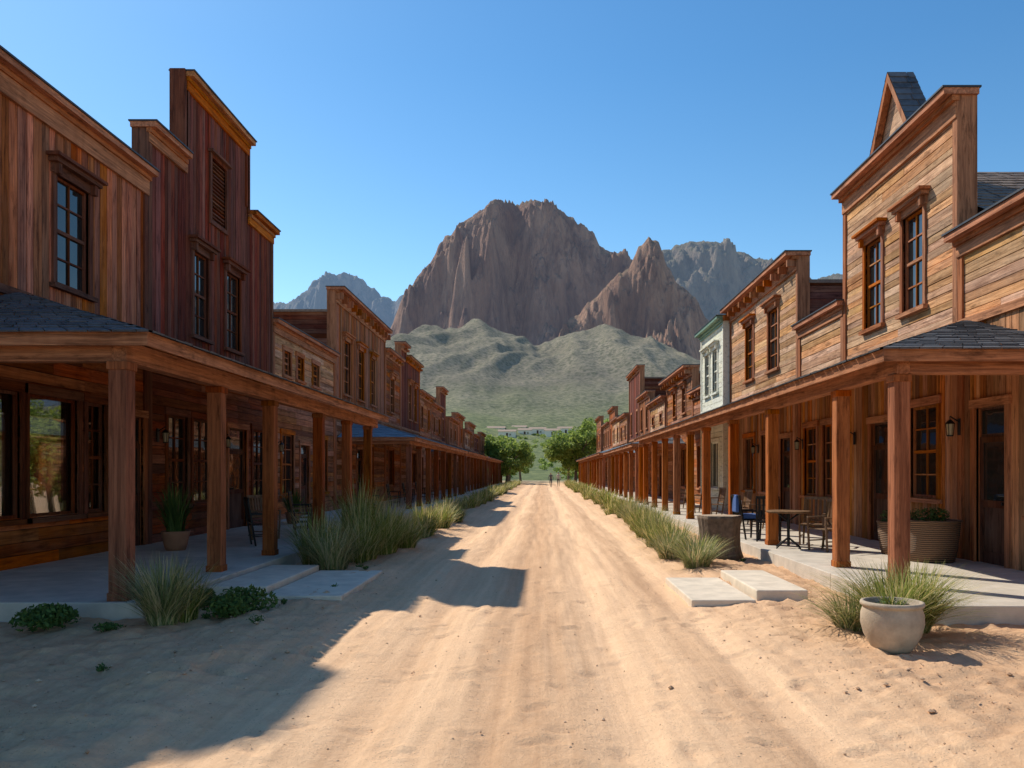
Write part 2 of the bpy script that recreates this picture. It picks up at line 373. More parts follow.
def porch(side,wx,edge,y0,y1,posts,po,eo,ze,zt,zbeam,roofm='sh',postm='P_v',hip0=True,hipw=3.4,deck=True,deck0=None,srow=.22,sw=.26,name='wooden_porch',postw=.22,hip1=False,ends=True):
    b=Bld(name,side,wx,y0,y1);X=lambda o:wx-side*o
    d0=deck0 if deck0 is not None else y0
    if deck:
        y=d0
        while y<y1-.1:
            e=min(y1,y+3.0)
            b.fb('porch_floor','conc',y+.004,e-.004,-.1,edge,-.15,.2,bevel=.012);y=e
    for y in posts:
        h=postw/2
        b.fb('posts',postm,y-h,y+h,po-h,po+h,.2,zbeam,bevel=.012)
        b.fb('post_trim',postm,y-h-.012,y+h+.012,po-h-.012,po+h+.012,.2,.2+.1,bevel=.006)
        b.fb('post_trim',postm,y-h-.016,y+h+.016,po-h-.016,po+h+.016,zbeam-.1,zbeam-.003,bevel=.006)
    b.fb('front_beam','T_h',y0+.12,y1-.02,po-.09,po+.09,zbeam,zbeam+.25,bevel=.01)
    if ends: b.m('end_beam','T_x',bevel=.01).box(X(.03),X(po-.095),y0+.15,y0+.33,zbeam+.005,zbeam+.245)
    hy=y0+(hipw if hip0 else 0);hy1=y1-(hipw if hip1 else 0)
    poly=[(X(eo),y0,ze),(X(eo),y1,ze),(X(0.04),hy1,zt),(X(0.04),hy,zt)]
    b.m('roof_deck','C_x',fixn=True).prism(poly,(0,0,-.06))
    if hip0: b.m('roof_deck','C_x').prism([(X(.04),y0,ze),(X(eo),y0,ze),(X(.04),hy,zt)],(0,0,-.06))
    if hip1: b.m('roof_deck','C_x').prism([(X(.04),y1,ze),(X(eo),y1,ze),(X(.04),hy1,zt)],(0,0,-.06))
    m=b.m('roof_shingles',roofm)
    up=.004
    def V(o,y,z): return (X(o),y,z+up)
    shingles(m,V(eo+.04,y0,ze),V(eo+.04,y1,ze),V(.04,hy1,zt),V(.04,hy,zt),srow,sw)
    if hip0: shingles(m,V(.04,y0-.03,ze),V(eo+.02,y0-.03,ze),V(.04,hy,zt),V(.04,hy,zt),srow,sw)
    b.fb('fascia','T_h',y0-.0,y1,eo-.0,eo+.035,ze-.17,ze-.005)
    if hip0: b.m('fascia_end','T_x').box(X(.04),X(eo+.036),y0-.035,y0-.002,ze-.17,ze-.005)
    y=y0+.8
    while y<y1:
        t0=max(.1,eo*(1-(y-y0)/hipw)) if (hip0 and y<hy) else .1
        if eo-t0>.3:
            za=ze+(zt-ze)*(eo-t0)/eo
            p=[(X(eo-.02),y,ze-.065),(X(t0),y,za-.065),(X(t0),y,za-.2),(X(eo-.02),y,ze-.17)]
            b.m('rafters','T_x').prism(p,(0,.07,0))
        y+=.8
    return b.done()
# ============================================================ LEFT SIDE
LX=-8.5;RX=7.5
building('redwood_storefront_building',-1,LX,5.5,17.15,[(5.5,17.15,8.1)],'A_v','A_h',tr='D',ctr='T',z2=4.68,
   wins=[(13.95,14.95,5.05,6.95),(10.6,11.6,5.05,6.95)],
   lows=[('s',8.6,10.0,1.0,3.05),('s',10.3,11.7,1.0,3.05),('s',11.95,13.0,1.0,3.05),('s',13.2,14.6,1.0,3.05),('c',14.9,15.5,1.0,3.05),('d',16.1,17.0,.2,2.9)],cornice=(.22,.42),bw=.2,brackets=False,body='SR_h',hollow=True).done()
building('dark_stepped_false_front_building',-1,LX,17.2,25.1,[(17.2,19.05,9.15),(19.05,23.0,11.15),(23.0,25.1,9.2)],'B_v','B_h',tr='D',ctr='T',z2=4.68,
   wins=[(19.45,20.3,5.1,7.15),(21.45,22.4,5.1,7.15)],vents=[(20.45,21.4,8.2,9.8)],
   lows=[('w',18.1,19.1,1.0,3.05),('w',19.4,20.6,1.0,3.05),('d',21.6,22.9,.2,2.95),('w',23.4,24.6,1.0,3.0)],cornice=(.22,.3),bw=.19,brackets=False,body='SR_h',depth=1.3).done()
building('low_wooden_shop',-1,LX,25.15,32.6,[(25.15,32.6,6.45)],'G_h','M_h',wins=[(26.2,26.9,4.95,5.75),(27.6,28.3,4.95,5.75),(29.5,30.3,4.95,5.75)],
   lows=[('w',26,27.2,1,3),('d',28,29,.2,2.7),('w',29.8,31.4,1,3)],roof=5.9,hood=False,cornice=(.2,.3),brackets=False,depth=4).done()
building('false_front_building',-1,LX,32.7,43,[(32.7,43,9.2)],'M_v','M_h',wins=[(34.1,35.2,5.1,7.4),(36.7,37.8,5.1,7.4),(39.4,40.4,5.1,7.4)],
   lows=[('w',34,35.4,1,3),('d',36.5,37.6,.2,2.8),('w',38.5,40,1,3)],cornice=(.4,.5),body='SR_h',depth=6).done()
building('false_front_building',-1,LX,43.1,47.6,[(43.1,47.6,8.3)],'A_h','M_h',wins=[(44.5,45.6,5.1,7.0)],lows=[('w',44,45.5,1,3)]).done()
building('false_front_building',-1,LX,47.7,55,[(47.7,49.6,9.4),(49.6,55,8.9)],'B_v','M_h',wins=[(50.5,51.5,5.1,7.3),(52.6,53.6,5.1,7.3)],lows=[('d',50,51,.2,2.7),('w',52,53.6,1,3)],body='SR_h').done()
yy=55.1
for L,h,mt in ((6.5,7.3,'M_h'),(6,7.0,'A_h'),(4,9.0,'B_v'),(7,6.7,'M_v'),(8,7.6,'A_v'),(7,6.4,'G_h'),(9,7.6,'M_h'),(7,6.6,'B_v'),(9,7.2,'M_v')):
    k=max(1,int(L/3));ws=[(yy+L*(i+.5)/k-.45,yy+L*(i+.5)/k+.45,4.9,min(6.4,h-.9)) for i in range(k)]
    lw=[('w' if i%2 else 'd',yy+L*(i+.5)/k-.5,yy+L*(i+.5)/k+.5,.2 if i%2==0 else 1,2.8) for i in range(k)]
    building('false_front_building',-1,LX-U(0,.5),yy,yy+L-.1,[(yy,yy+L-.1,h)],mt,'M_h',wins=ws,lows=lw,bw=.24,hood=False,body=random.choice(['S_h','SR_h'])).done();yy+=L+(1.5 if random.random()<.25 else 0)
porch(-1,LX,3.75,9.5,24.3,[9.69,12.5,14.95,18.2,20.8,23.3],3.4,3.78,3.42,4.64,3.08,postm='PL_v')
porch(-1,LX,3.4,33,56,[33.4,36.2,39,42,45,48,51,54,55.8],2.9,3.2,3.2,4.2,2.9,roofm='shm',srow=.35,sw=.5,postm='PL_v',deck0=25)
porch(-1,LX,3.0,60,82,[60.4+i*3.1 for i in range(8)],2.6,2.9,3.3,4.2,2.95,roofm='sh',srow=.5,sw=.7,postm='PL_v')
porch(-1,LX,3.0,85,118,[85.4+i*3.8 for i in range(9)],2.5,2.8,3.3,4.1,2.95,roofm='shm',srow=.5,sw=.7,postm='PL_v')
t=B('added_shadow_tower',(-15.5,19.8,0))  # invented tower, unseen by the camera, added to throw a shadow tongue onto the road
t.m('shaft','S_h').box(-16.6,-14.6,18.9,20.6,3.2,18.0)
t.m('roof','sh').prism([(-16.9,18.8,18.0),(-14.5,18.8,18.0),(-15.6,18.8,18.5)],(0,1.9,0))
for x in(-16.6,-14.6):
    for y in(18.9,20.6): t.m('corner_posts','D_v').box(x-.07,x+.07,y-.07,y+.07,0,17.98)
t.done()
# ============================================================ RIGHT SIDE
building('golden_siding_building',1,RX,6,14.4,[(6,14.4,5.9)],'G_h','G_v',wins=[],
   lows=[('w',10.5,12.2,1.1,3.0),('d',12.95,13.85,.2,2.85)],cornice=(.25,.3),body='SG_h',roof=5.3,hood=False,brackets=False,bw=.17).done()
b=building('tall_golden_false_front_building',1,RX,14.45,19.9,[(14.45,19.9,8.55)],'G_h','G_v',tr='T',
   wins=[(15.75,16.65,5.05,7.0),(17.7,18.6,5.05,7.0)],
   lows=[('w',15.2,16.3,1.25,3.05),('d',17.3,18.3,.2,2.85)],cornice=(.3,.4),body='SG_h',roof=6.2,bw=.165,brackets=False)
z0=8.7;ya,yb,ym=15.95,17.65,16.8
b.m('pediment','G_h',fixn=True).prism([(RX-.1,ya,z0),(RX-.1,yb,z0),(RX-.1,ym,10.05)],(.3,0,0))
mm=b.m('pediment_roof','sh')
shingles(mm,(RX-.28,ya-.12,z0-.06),(RX+.28,ya-.12,z0-.06),(RX+.28,ym,10.15),(RX-.28,ym,10.15),.2,.25)
shingles(mm,(RX-.28,yb+.12,z0-.06),(RX+.28,yb+.12,z0-.06),(RX+.28,ym,10.15),(RX-.28,ym,10.15),.2,.25)
for (p,q) in((ya-.12,ym),(yb+.12,ym)):
    b.m('pediment_trim','T_v',fixn=True).prism([(RX-.27,p,z0-.08),(RX-.27,q,10.13),(RX-.27,q,9.93),(RX-.27,p+(.15 if p<q else -.15),z0-.08)],(.14,0,0))
mm=b.m('main_roof','shb')
shingles(mm,(RX+.35,14.3,6.45),(RX+9,14.3,6.45),(RX+9,17.2,8.2),(RX+.35,17.2,8.2),.25,.3)
shingles(mm,(RX+.35,20,6.45),(RX+9,20,6.45),(RX+9,17.2,8.2),(RX+.35,17.2,8.2),.25,.3)
b.m('main_roof_deck','S_h',fixn=True).prism([(RX+.36,14.4,6.4),(RX+.36,19.95,6.4),(RX+.36,17.2,8.15)],(8.5,0,0))
b.done()
building('low_wooden_shop',1,RX,19.95,23.4,[(19.95,23.4,5.9)],'G_h','G_v',wins=[],lows=[('w',20.7,21.4,1.1,3.0),('w',21.9,22.9,1.1,3)],roof=5.3,cornice=(.2,.25),body='SG_h',brackets=False).done()
building('false_front_building',1,RX,23.5,32,[(23.5,32,8.1)],'G_h','G_v',tr='T',wins=[(25.5,26.6,5.1,7.05),(28.5,29.5,5.1,7.05)],
   lows=[('d',24.2,25.2,.2,2.8),('w',26,27.4,1.1,3),('w',28.4,29.8,1.1,3)],roof=7.3,cornice=(.4,.4),body='SR_h').done()
building('white_clapboard_building',1,RX-.25,32.1,36.6,[(32.1,36.6,7.9)],'white','white',tr='white',ctr='green',wins=[(33.2,34.1,5.1,6.9),(34.8,35.7,5.1,6.9)],lows=[('w',33,34.5,1.1,3)],roof=7,cornice=(.3,.2),brackets=False,body='white').done()
building('low_wooden_shop',1,RX,36.7,40,[(36.7,40,5.6)],'M_h','M_h',lows=[('w',37.4,38.8,1,3)],roof=5).done()
building('false_front_building',1,RX,40.1,48.4,[(40.1,48.4,7.0)],'M_h','M_h',wins=[(42,43,4.9,6.2),(45,46,4.9,6.2)],lows=[('w',42,43.4,1,3),('d',45,46,.2,2.8)],roof=6.7,cornice=(.5,.4),body='SR_h').done()
yy=48.5
for L,h,mt in ((7,6.3,'G_h'),(6.3,7.3,'M_v'),(8,9.9,'B_v'),(7,6.8,'M_h'),(8,7.0,'G_h'),(7,8.6,'A_v'),(9,7.4,'M_v'),(8,8.7,'A_h')):
    k=max(1,int(L/3));ws=[(yy+L*(i+.5)/k-.45,yy+L*(i+.5)/k+.45,4.9,min(6.6,h-.9)) for i in range(k)]
    lw=[('w' if i%2 else 'd',yy+L*(i+.5)/k-.5,yy+L*(i+.5)/k+.5,.2 if i%2==0 else 1,2.8) for i in range(k)]
    building('false_front_building',1,RX+U(-.2,.5),yy,yy+L-.1,[(yy,yy+L-.1,h)],mt,'M_h',wins=ws,lows=lw,bw=.24,hood=False,body='SR_h').done();yy+=L
porch(1,RX,3.1,10.7,40,[10.97,13.1,17.05,20.5,23.9,26.5,29.2,32,35,38,39.8],2.62,2.92,3.4,4.42,3.08,deck0=9.25)
porch(1,RX,2.9,42,62,[42.4+i*3 for i in range(7)],2.5,2.8,3.25,4.1,2.95,roofm='sh',srow=.35,sw=.5)
porch(1,RX,2.9,64,108,[64.4+i*3.6 for i in range(13)],2.6,3.0,3.3,4.2,2.95,roofm='shm',srow=.5,sw=.7)
# ============================================================ GROUND
xs=np.unique(np.concatenate([[-6000,-2500,-1000,-400,-150,-60,-30,-18],np.arange(-12,-6,.5),np.arange(-6,6.01,.06),np.arange(6.5,12.1,.5),[18,30,60,150,400,1000,2500,6000]]).round(4))
ys=np.unique(np.concatenate([[-3000,-500,-100,-30,-10,-3],np.arange(-1,3.9,.4),np.arange(4,13,.05),np.arange(13,20,.1),np.arange(20,34,.25),np.arange(34,150,2.5),[170,220,300,500,1000,2500,6000]]).round(4))
GX,GY=np.meshgrid(xs,ys)
_rs=np.random.RandomState(3)
FP=[]
for i in range(520):
    s=_rs.choice([-1,1]);FP.append((s*abs(_rs.normal(3.4,1.1)) if i%4 else _rs.uniform(-2.5,2.5),4+abs(_rs.normal(0,1))*8,_rs.uniform(0,np.pi),_rs.uniform(.7,1.1)))
def foot(X,Y):
    Z=np.zeros_like(X)
    for fx,fy,a,k in FP:
        if X.size>4:
            i0,i1=np.searchsorted(ys,[fy-.4,fy+.4]);j0,j1=np.searchsorted(xs,[fx-.4,fx+.4])
            if X.shape!=GX.shape: continue
            sl=(slice(i0,i1),slice(j0,j1))
        else: return Z
        dx=X[sl]-fx;dy=Y[sl]-fy;u=dx*np.cos(a)+dy*np.sin(a);v=-dx*np.sin(a)+dy*np.cos(a)
        r=np.sqrt((u/.15)**2+(v/.065)**2)
        Z[sl]+=k*(-.024*np.exp(-r**3)+.013*np.exp(-((r-1.35)/.35)**2))
    return Z
def gh(X,Y):
    near=np.clip(1-(np.abs(X)-9)/6,0,1)*np.clip((160-Y)/60,0,1)*np.clip((Y+8)/6,0,1)
    xw=X+.22*gnoise(Y*.12,Y*0+3.3,5)
    rut=-.06*(np.exp(-((xw+1.15)/.24)**2)+np.exp(-((xw-.75)/.24)**2)+.7*np.exp(-((xw-1.9)/.18)**2)+.6*np.exp(-((xw+2.1)/.2)**2)+.5*np.exp(-((xw+.25)/.14)**2))
    berm=.06*np.exp(-((np.abs(X)-3.1)/.5)**2)*(1+gnoise(X*.9,Y*.5,9))
    rough=np.clip((np.abs(X-.0)-1.8)/1.2,.18,1)
    n=.05*fbm(X*.35,Y*.2,3,1)+rough*(.042*fbm(X*1.7,Y*1.5,4,2)+.038*fbm(X*4.6,Y*4.6,4,3,.62))+.009*fbm(X*7,Y*1.2,2,8)
    tr=.019*gnoise(X*9+2*gnoise(Y*.3,X*.2,4),Y*.35,12)*np.exp(-(X/2.6)**2)
    # lugged tyre treads inside the two main wheel lines
    tread=.006*np.sin(Y*44+np.abs(X*20))*(np.exp(-((xw+1.15)/.13)**4)+np.exp(-((xw-.75)/.13)**4))*np.clip((13-Y)/4,0,1)*np.clip(.5+gnoise(Y*.6,X*0+9,21)*1.5,0,1)
    return (rut+berm+n+tr+tread+foot(X,Y))*near-.01
GZ=gh(GX,GY)
def gz(x,y): return float(gh(np.array([x]),np.array([y]))[0])
def grid_obj(name,X,Y,Z,mat,smooth=True):
    ny,nx=X.shape
    me=bpy.data.meshes.new(name)
    v=np.stack([X,Y,Z],-1).reshape(-1,3)
    i=np.arange(ny*nx).reshape(ny,nx)
    f=np.stack([i[:-1,:-1],i[:-1,1:],i[1:,1:],i[1:,:-1]],-1).reshape(-1,4)
    me.vertices.add(len(v));me.vertices.foreach_set('co',v.ravel().astype(np.float32))
    me.loops.add(f.size);me.loops.foreach_set('vertex_index',f.ravel().astype(np.int32))
    me.polygons.add(len(f));me.polygons.foreach_set('loop_start',np.arange(0,f.size,4,dtype=np.int32))
    me.update(calc_edges=True);me.validate()
    if smooth: me.polygons.foreach_set('use_smooth',[True]*len(me.polygons))
    me.materials.append(mat);o=bpy.data.objects.new(name,me);scene.collection.objects.link(o);return o
def mk_sand():
    m,nt,b=mat_new('desert_sand');co=objco(nt);sx=nd(nt,'SeparateXYZ');nt.links.new(co,sx.inputs[0])
    wob=math_(nt,'MULTIPLY',math_(nt,'SUBTRACT',noise(nt,vscale(nt,co,(.3,.12,1)),1,3),.5),1.0)
    x=math_(nt,'ADD',sx.outputs['X'],wob)
    ramp=nd(nt,'ValToRGB');nt.links.new(mapr(nt,x,-5,5),ramp.inputs[0]);el=ramp.color_ramp.elements
    stops=[(0,.1),(.18,.15),(.25,.45),(.33,.95),(.37,.6),(.41,1.0),(.45,.3),(.49,.15),(.52,.45),(.57,1.0),(.615,.9),(.65,.35),(.69,.95),(.74,.7),(.81,.25),(1,.15)]
    el[0].position=0;el[0].color=(.1,)*3+(1,);el[1].position=1;el[1].color=(.15,)*3+(1,)
    for p,v in stops[1:-1]:
        e=el.new(p);e.color=(v,v,v,1)
    st=noise(nt,vscale(nt,co,(7,.18,1)),1.0,7,.7)
    big=noise(nt,co,.6,6,.6);fine=noise(nt,co,14,8,.75)
    f=math_(nt,'MULTIPLY',ramp.outputs[0],.52)
    f=math_(nt,'ADD',f,math_(nt,'MULTIPLY',mapr(nt,st,.35,.65),.28))
    f=math_(nt,'ADD',f,math_(nt,'MULTIPLY',mapr(nt,big,.3,.7),.14))
    f=math_(nt,'ADD',f,math_(nt,'MULTIPLY',mapr(nt,fine,.3,.7),.22))
    c=mixc(nt,f,(.46,.25,.135),(.95,.63,.39))
    v=nd(nt,'TexVoronoi');nt.links.new(co,v.inputs['Vector']);v.inputs['Scale'].default_value=42
    sp=math_(nt,'LESS_THAN',v.outputs['Distance'],.22)
    wn=math_(nt,'GREATER_THAN',noise(nt,co,5,3,.6),.5)
    c=mixc(nt,math_(nt,'MULTIPLY',math_(nt,'MULTIPLY',sp,wn),.5),c,mixc(nt,v.outputs['Color'],(.22,.13,.08),(.6,.45,.32)))
    far=mapr(nt,sx.outputs['Y'],120,170)
    scr=mixc(nt,mapr(nt,noise(nt,co,.12,5,.7),.42,.56),(.30,.25,.17),(.10,.14,.05))
    c=mixc(nt,far,c,scr)
    nt.links.new(c,b.inputs['Base Color']);b.inputs['Roughness'].default_value=.95;b.inputs['Specular IOR Level'].default_value=.1
    p=bump(nt,b,fine,.7,.035);p=bump(nt,b,noise(nt,co,60,6,.75),.6,.009,p);bump(nt,b,v.outputs['Distance'],.15,-.01,p)
    return m
sand=mk_sand()
grid_obj('ground',GX,GY,GZ,sand)
ix=np.where(np.abs(xs)<=3.0)[0];iy=np.where((ys>=-10)&(ys<=150))[0]
sl=np.ix_(iy,ix)
grid_obj('dirt_road',GX[sl],GY[sl],GZ[sl]+.004,sand)
m=M();pts=[]
for i in range(10000):
    y=4.2+abs(random.gauss(0,1))*7; x=random.choice((-1,1))*abs(random.gauss(3.2,1.1)) if R()<.75 else U(-3,3)
    if abs(x)<2.4 and R()<.6: continue
    pts.append((x,y,(.003+.011*R()**3) if R()<.985 else U(.015,.035)))
px=np.array(pts);pz=gh(px[:,0],px[:,1])
ico=[(0,0,1),(.9,0,.3),(.28,.85,.3),(-.72,.53,.3),(-.72,-.53,.3),(.28,-.85,.3),(0,0,-.6)]
icf=[(0,1,2),(0,2,3),(0,3,4),(0,4,5),(0,5,1),(6,2,1),(6,3,2),(6,4,3),(6,5,4),(6,1,5)]
for (x,y,r),z in zip(pts,pz):
    a=U(0,6.3);ca,sa=math.cos(a),math.sin(a);s=[U(.7,1.3) for _ in range(3)]
    m.add([(x+r*(ca*p[0]*s[0]-sa*p[1]*s[1])*U(.85,1.15),y+r*(sa*p[0]*s[0]+ca*p[1]*s[1]),z+.3*r+r*p[2]*.7*s[2]) for p in ico],icf)
def mk_rockm():
    m,nt,b=mat_new('pebbles');r=island(nt)
    nt.links.new(mixc(nt,r,(.34,.195,.11),(.68,.46,.30)),b.inputs['Base Color']);b.inputs['Roughness'].default_value=.95;return m
mkobj('gravel',m,mk_rockm())
# ============================================================ slabs / steps
def slab(name,x0,x1,y0,y1,z0,z1):
    o=M();o.box(x0,x1,y0,y1,z0,z1);mkobj(name,o,W['slab'],bevel=.018)
slab('stone_paving_slab',-3.8,-2.72,10.8,13.6,-.1,.08)
slab('stone_step',-4.68,-3.86,11.2,13.8,-.1,.15)
slab('stone_paving_slab',1.95,2.8,10.5,12.75,-.1,.07)
slab('stone_step',2.86,3.55,10.7,12.9,-.1,.17)
# ============================================================ vegetation
def blades(m,cx,cy,cz,n,h,spread,wid=.008,lean=.6,seg=4,base=.12):
    for i in range(n):
        a=U(0,2*math.pi);rb=base*math.sqrt(R());x=cx+rb*math.cos(a);y=cy+rb*math.sin(a)
        a2=a+U(-.8,.8);L=h*U(.5,1.15);ln=spread*U(.1,1.15)*lean*2
        dx,dy=math.cos(a2),math.sin(a2);w=wid*U(.7,1.3);px_,py_=-dy,dx
        vs=[]
        droop=U(.3,1.5)*ln
        for k in range(seg+1):
            t=k/seg;o=ln*t**1.5;z=L*(t-.36*droop*t**3)
            ww=w*(1-t)**.6 if k<seg else w*.08
            X=x+dx*o;Y=y+dy*o
            vs+=[(X-px_*ww,Y-py_*ww,cz+z),(X+px_*ww,Y+py_*ww,cz+z)]
        m.add(vs,[(2*k,2*k+1,2*k+3,2*k+2) for k in range(seg)])
def clump(x,y,h,sp,n=400,mat='grass',wid=.009,base=.15,z=None,name='ornamental_grass'):
    m=M();blades(m,x,y,(gz(x,y)-.01) if z is None else z,n,h,sp,wid,base=base)
    return mkobj(name,m,W[mat])
def leafblob(m,c,r,n,ls,flat=1.0):
    for i in range(n):
        d=Vector((random.gauss(0,1),random.gauss(0,1),random.gauss(0,1))).normalized()*r*(.45+.6*R()**.6)
        p=Vector(c)+Vector((d.x,d.y,d.z*flat))
        u=Vector((random.gauss(0,1),random.gauss(0,1),random.gauss(0,1))).normalized();v=u.orthogonal().normalized()
        s=ls*U(.6,1.3)
        m.add([p-u*s,p-v*s*.45,p+u*s,p+v*s*.45],[(0,1,2,3)])
def bush(x,y,w,h,n=900,ls=.03,z=None,mat='bush',name='low_bush'):
    m=M();z=gz(x,y) if z is None else z
    for i in range(9):
        a=U(0,6.3);rr=w*.33*math.sqrt(R());leafblob(m,(x+rr*math.cos(a),y+rr*math.sin(a),z+h*U(.3,.6)),w*U(.2,.3),n//9,ls,h/w*1.3)
    for i in range(12):
        a=U(0,6.3);m.cyl((x,y,z),(x+math.cos(a)*w*.4,y+math.sin(a)*w*.4,z+h*.6),.006,.003,4)
    return mkobj(name,m,W[mat])
clump(-4.32,9.1,.78,.5,750,'grassg',.007)
clump(-4.2,9.35,.64,.45,250,'grass',.007)
bush(-5.55,8.95,.75,.28,1300,.035);bush(-3.75,9.75,.85,.34,1500,.035);bush(-4.5,10.3,.6,.3,800,.035)
bush(-4.75,8.75,.3,.1,250,.02,name='weed')
for x,y,h,s in((-3.75,14.2,.95,.6),(-4.2,14.9,1.1,.6),(-3.55,15.6,1.1,.65),(-3.3,16.6,1.15,.7),(-3.9,17.0,1.6,.6),(-3.1,17.8,.8,.6),(-3.6,18.8,1.1,.6),
               (-4.2,19.5,1.2,.5),(-3.2,21.5,.7,.5),(-3.4,23,.9,.5),(-3.1,24.4,.7,.5),(-3.3,26,.9,.5),(-3.0,27.5,.6,.45)):
    clump(x,y,h,s,480 if y<20 else 260,'grass' if R()<.7 else 'grassg',.009 if y<20 else .014,.25)
for y in np.arange(33,110,2.2):
    clump(-3.6+U(-.4,.4),y,U(.5,.95),.5,110,'grass',.028,.35)
clump(3.75,8.55,.74,.75,1100,'grass',.007,.2);clump(4.1,8.85,.78,.65,600,'grass',.007,.16);clump(3.35,8.7,.42,.5,350,'grassg',.007,.15)
for x,y,h,s in((2.75,14.3,.55,.5),(2.95,15.2,.6,.5),(2.6,16.4,.6,.5),(2.85,17.4,.7,.5),(2.65,18.6,.7,.5),(2.9,19.8,.8,.5),(2.7,21.2,.7,.5),(3.1,22.2,.8,.5),(2.8,23.6,.75,.5),(3.2,24.8,.8,.5),(2.9,26.4,.7,.5),(3.3,28,.8,.5),(3.0,29.8,.75,.5),(3.3,31.6,.8,.5)):
    clump(x,y,h,s,420 if y<20 else 240,random.choice(['grass','grass','grassg']),.009 if y<20 else .014,.22)
for y in np.arange(33,106,1.9):
    clump(3.3+U(-.4,.4),y,U(.5,.9),.5,110,'grass',.028,.35)
for i in range(34):
    s=random.choice((-1,1));x=s*U(3.0,4.3);y=U(6.5,30);bush(x,y,U(.08,.22),U(.05,.12),70,.016,name='weed')
def planter(x,y,z,r,h,mat,leaf,ph,name):
    b=B(name,(x,y,z));b.m('pot',mat,smooth=True).lathe([(r*.7,0),(r*.85,h*.3),(r,h*.85),(r*1.05,h),(r*.9,h),(r*.85,h*.9)],(x,y,z),24)
    m=b.m('foliage',leaf);blades(m,x,y,z+h*.85,160,ph,.35,.02,base=r*.6);return b
W['terra']=plain('terracotta',(.30,.14,.08),.8,.2)
planter(-7.3,15.9,.2,.26,.38,'terra','bush',.95,'potted_plant').done()
planter(-7.5,24,.2,.22,.35,'terra','bush',.7,'potted_plant').done()
W['potc']=plain('pot_concrete',(.42,.33,.24),.88,.22,7,bs=.5,bscale=55)
W['soil']=plain('soil',(.06,.04,.025),1,.3,20)
x,y=3.36,7.7;z=gz(x,y)-.01
b=B('round_concrete_planter',(x,y,z))
b.m('bowl','potc',smooth=True).lathe([(.15,0),(.17,.005),(.20,.05),(.26,.16),(.288,.27),(.285,.36),(.265,.42),(.262,.43),(.285,.435),(.292,.455),(.285,.475),(.262,.48),(.25,.47),(.245,.42)],(x,y,z),56)
b.m('soil','soil').lathe([(.245,.40),(.24,.425),(.02,.44)],(x,y,z),24)
blades(b.m('sprigs','grass'),x,y,z+.42,60,.16,.14,.006,base=.1)
leafblob(b.m('leaves','bush'),(x,y,z+.46),.13,160,.016,.3)
b.done()
def mk_stump():
    x,y=3.62,16.4;z=gz(x,y)-.03;b=B('tree_stump',(x,y,z))
    def wob(t,zz): return 1+.05*math.sin(5*t+1)+.035*math.sin(11*t+zz*2)+.02*math.sin(23*t+zz*5)+(.16*max(0,.25-zz)*4*(.6+.5*math.sin(4*t)))*.6
    b.m('bark','bark',smooth=True).lathe([(.44,0),(.42,.1),(.40,.25),(.39,.45),(.40,.65),(.42,.8),(.43,.86)],(x,y,z),72,wob)
    b.m('cut_top','stumptop').lathe([(.40,.862),(.40,.875),(.01,.88)],(x,y,z),72,wob)
    b.done()
W['stumptop']=plain('cut_wood',(.42,.30,.20),.8,.3,12)
mk_stump()
def mk_wick():
    m,nt,b=mat_new('wicker');co=objco(nt);w=nd(nt,'TexWave',wave_type='BANDS',bands_direction='Z');nt.links.new(co,w.inputs[0]);w.inputs['Scale'].default_value=9;w.inputs['Distortion'].default_value=1.5
    w.inputs['Detail'].default_value=3
    nt.links.new(mixc(nt,w.outputs['Fac'],(.07,.035,.02),(.30,.17,.09)),b.inputs['Base Color']);b.inputs['Roughness'].default_value=.8
    bump(nt,b,w.outputs['Fac'],.8,.02);return m
W['wick']=mk_wick()
for x,y,r,h in((6.75,13.95,.48,.72),(6.7,15.1,.36,.62)):
    b=B('wicker_planter_basket',(x,y,.2))
    b.m('basket','wick',smooth=True).lathe([(r*.8,0),(r*.9,h*.3),(r*.98,h*.7),(r,h*.95),(r*1.05,h*.97),(r*1.05,h),(r*.92,h),(r*.9,h*.9)],(x,y,.2),36)
    b.m('soil','soil').lathe([(r*.9,h*.86),(r*.88,h*.9),(.02,h*.92)],(x,y,.2),20)
    for k in range(5): leafblob(b.m('foliage','bush'),(x+U(-.2,.2),y+U(-.2,.2),.2+h+.08),.16,120,.03,.8)
    b.done()
# ============================================================ furniture
def chair(x,y,z,rot,mat='black',name='porch_chair',slats=True,arms=True):
    T=Matrix.Translation((x,y,z))@Matrix.Rotation(rot,4,'Z');b=B(name,(x,y,z));m=b.m('frame',mat,bevel=.004)
    for sx in(-.24,.24):
        m.obox(T@Matrix.Translation((sx,.22,.32))@Matrix.Rotation(math.radians(-4),4,'X'),.035,.035,.66)
        m.obox(T@Matrix.Translation((sx,-.22,.48))@Matrix.Rotation(math.radians(9),4,'X'),.035,.035,1.0)
        if arms: m.obox(T,.05,.5,.03,(sx,0,.66))
        m.obox(T,.025,.42,.025,(sx,0,.2))
    m2=b.m('seat',mat)
    for i in range(6): m2.obox(T,.5,.065,.022,(0,-.19+i*.08,.44))
    m3=b.m('backrest',mat)
    Bk=T@Matrix.Translation((0,-.25,.74))@Matrix.Rotation(math.radians(9),4,'X')
    for i in range(5): m3.obox(Bk,.05,.018,.46,(-.18+i*.09,0,0))
    m3.obox(Bk,.5,.028,.06,(0,0,.25));m3.obox(Bk,.5,.028,.05,(0,0,-.22))
    return b
W['tan']=wood('chair_wood',(.12,.07,.04),(.28,.17,.10),'z',vary=.1)
chair(5.55,15.7,.2,math.radians(115),'tan').done()
chair(5.75,17.0,.2,math.radians(150),'tan').done()
chair(4.45+.6,17.9,.2,math.radians(-20),'black').done()
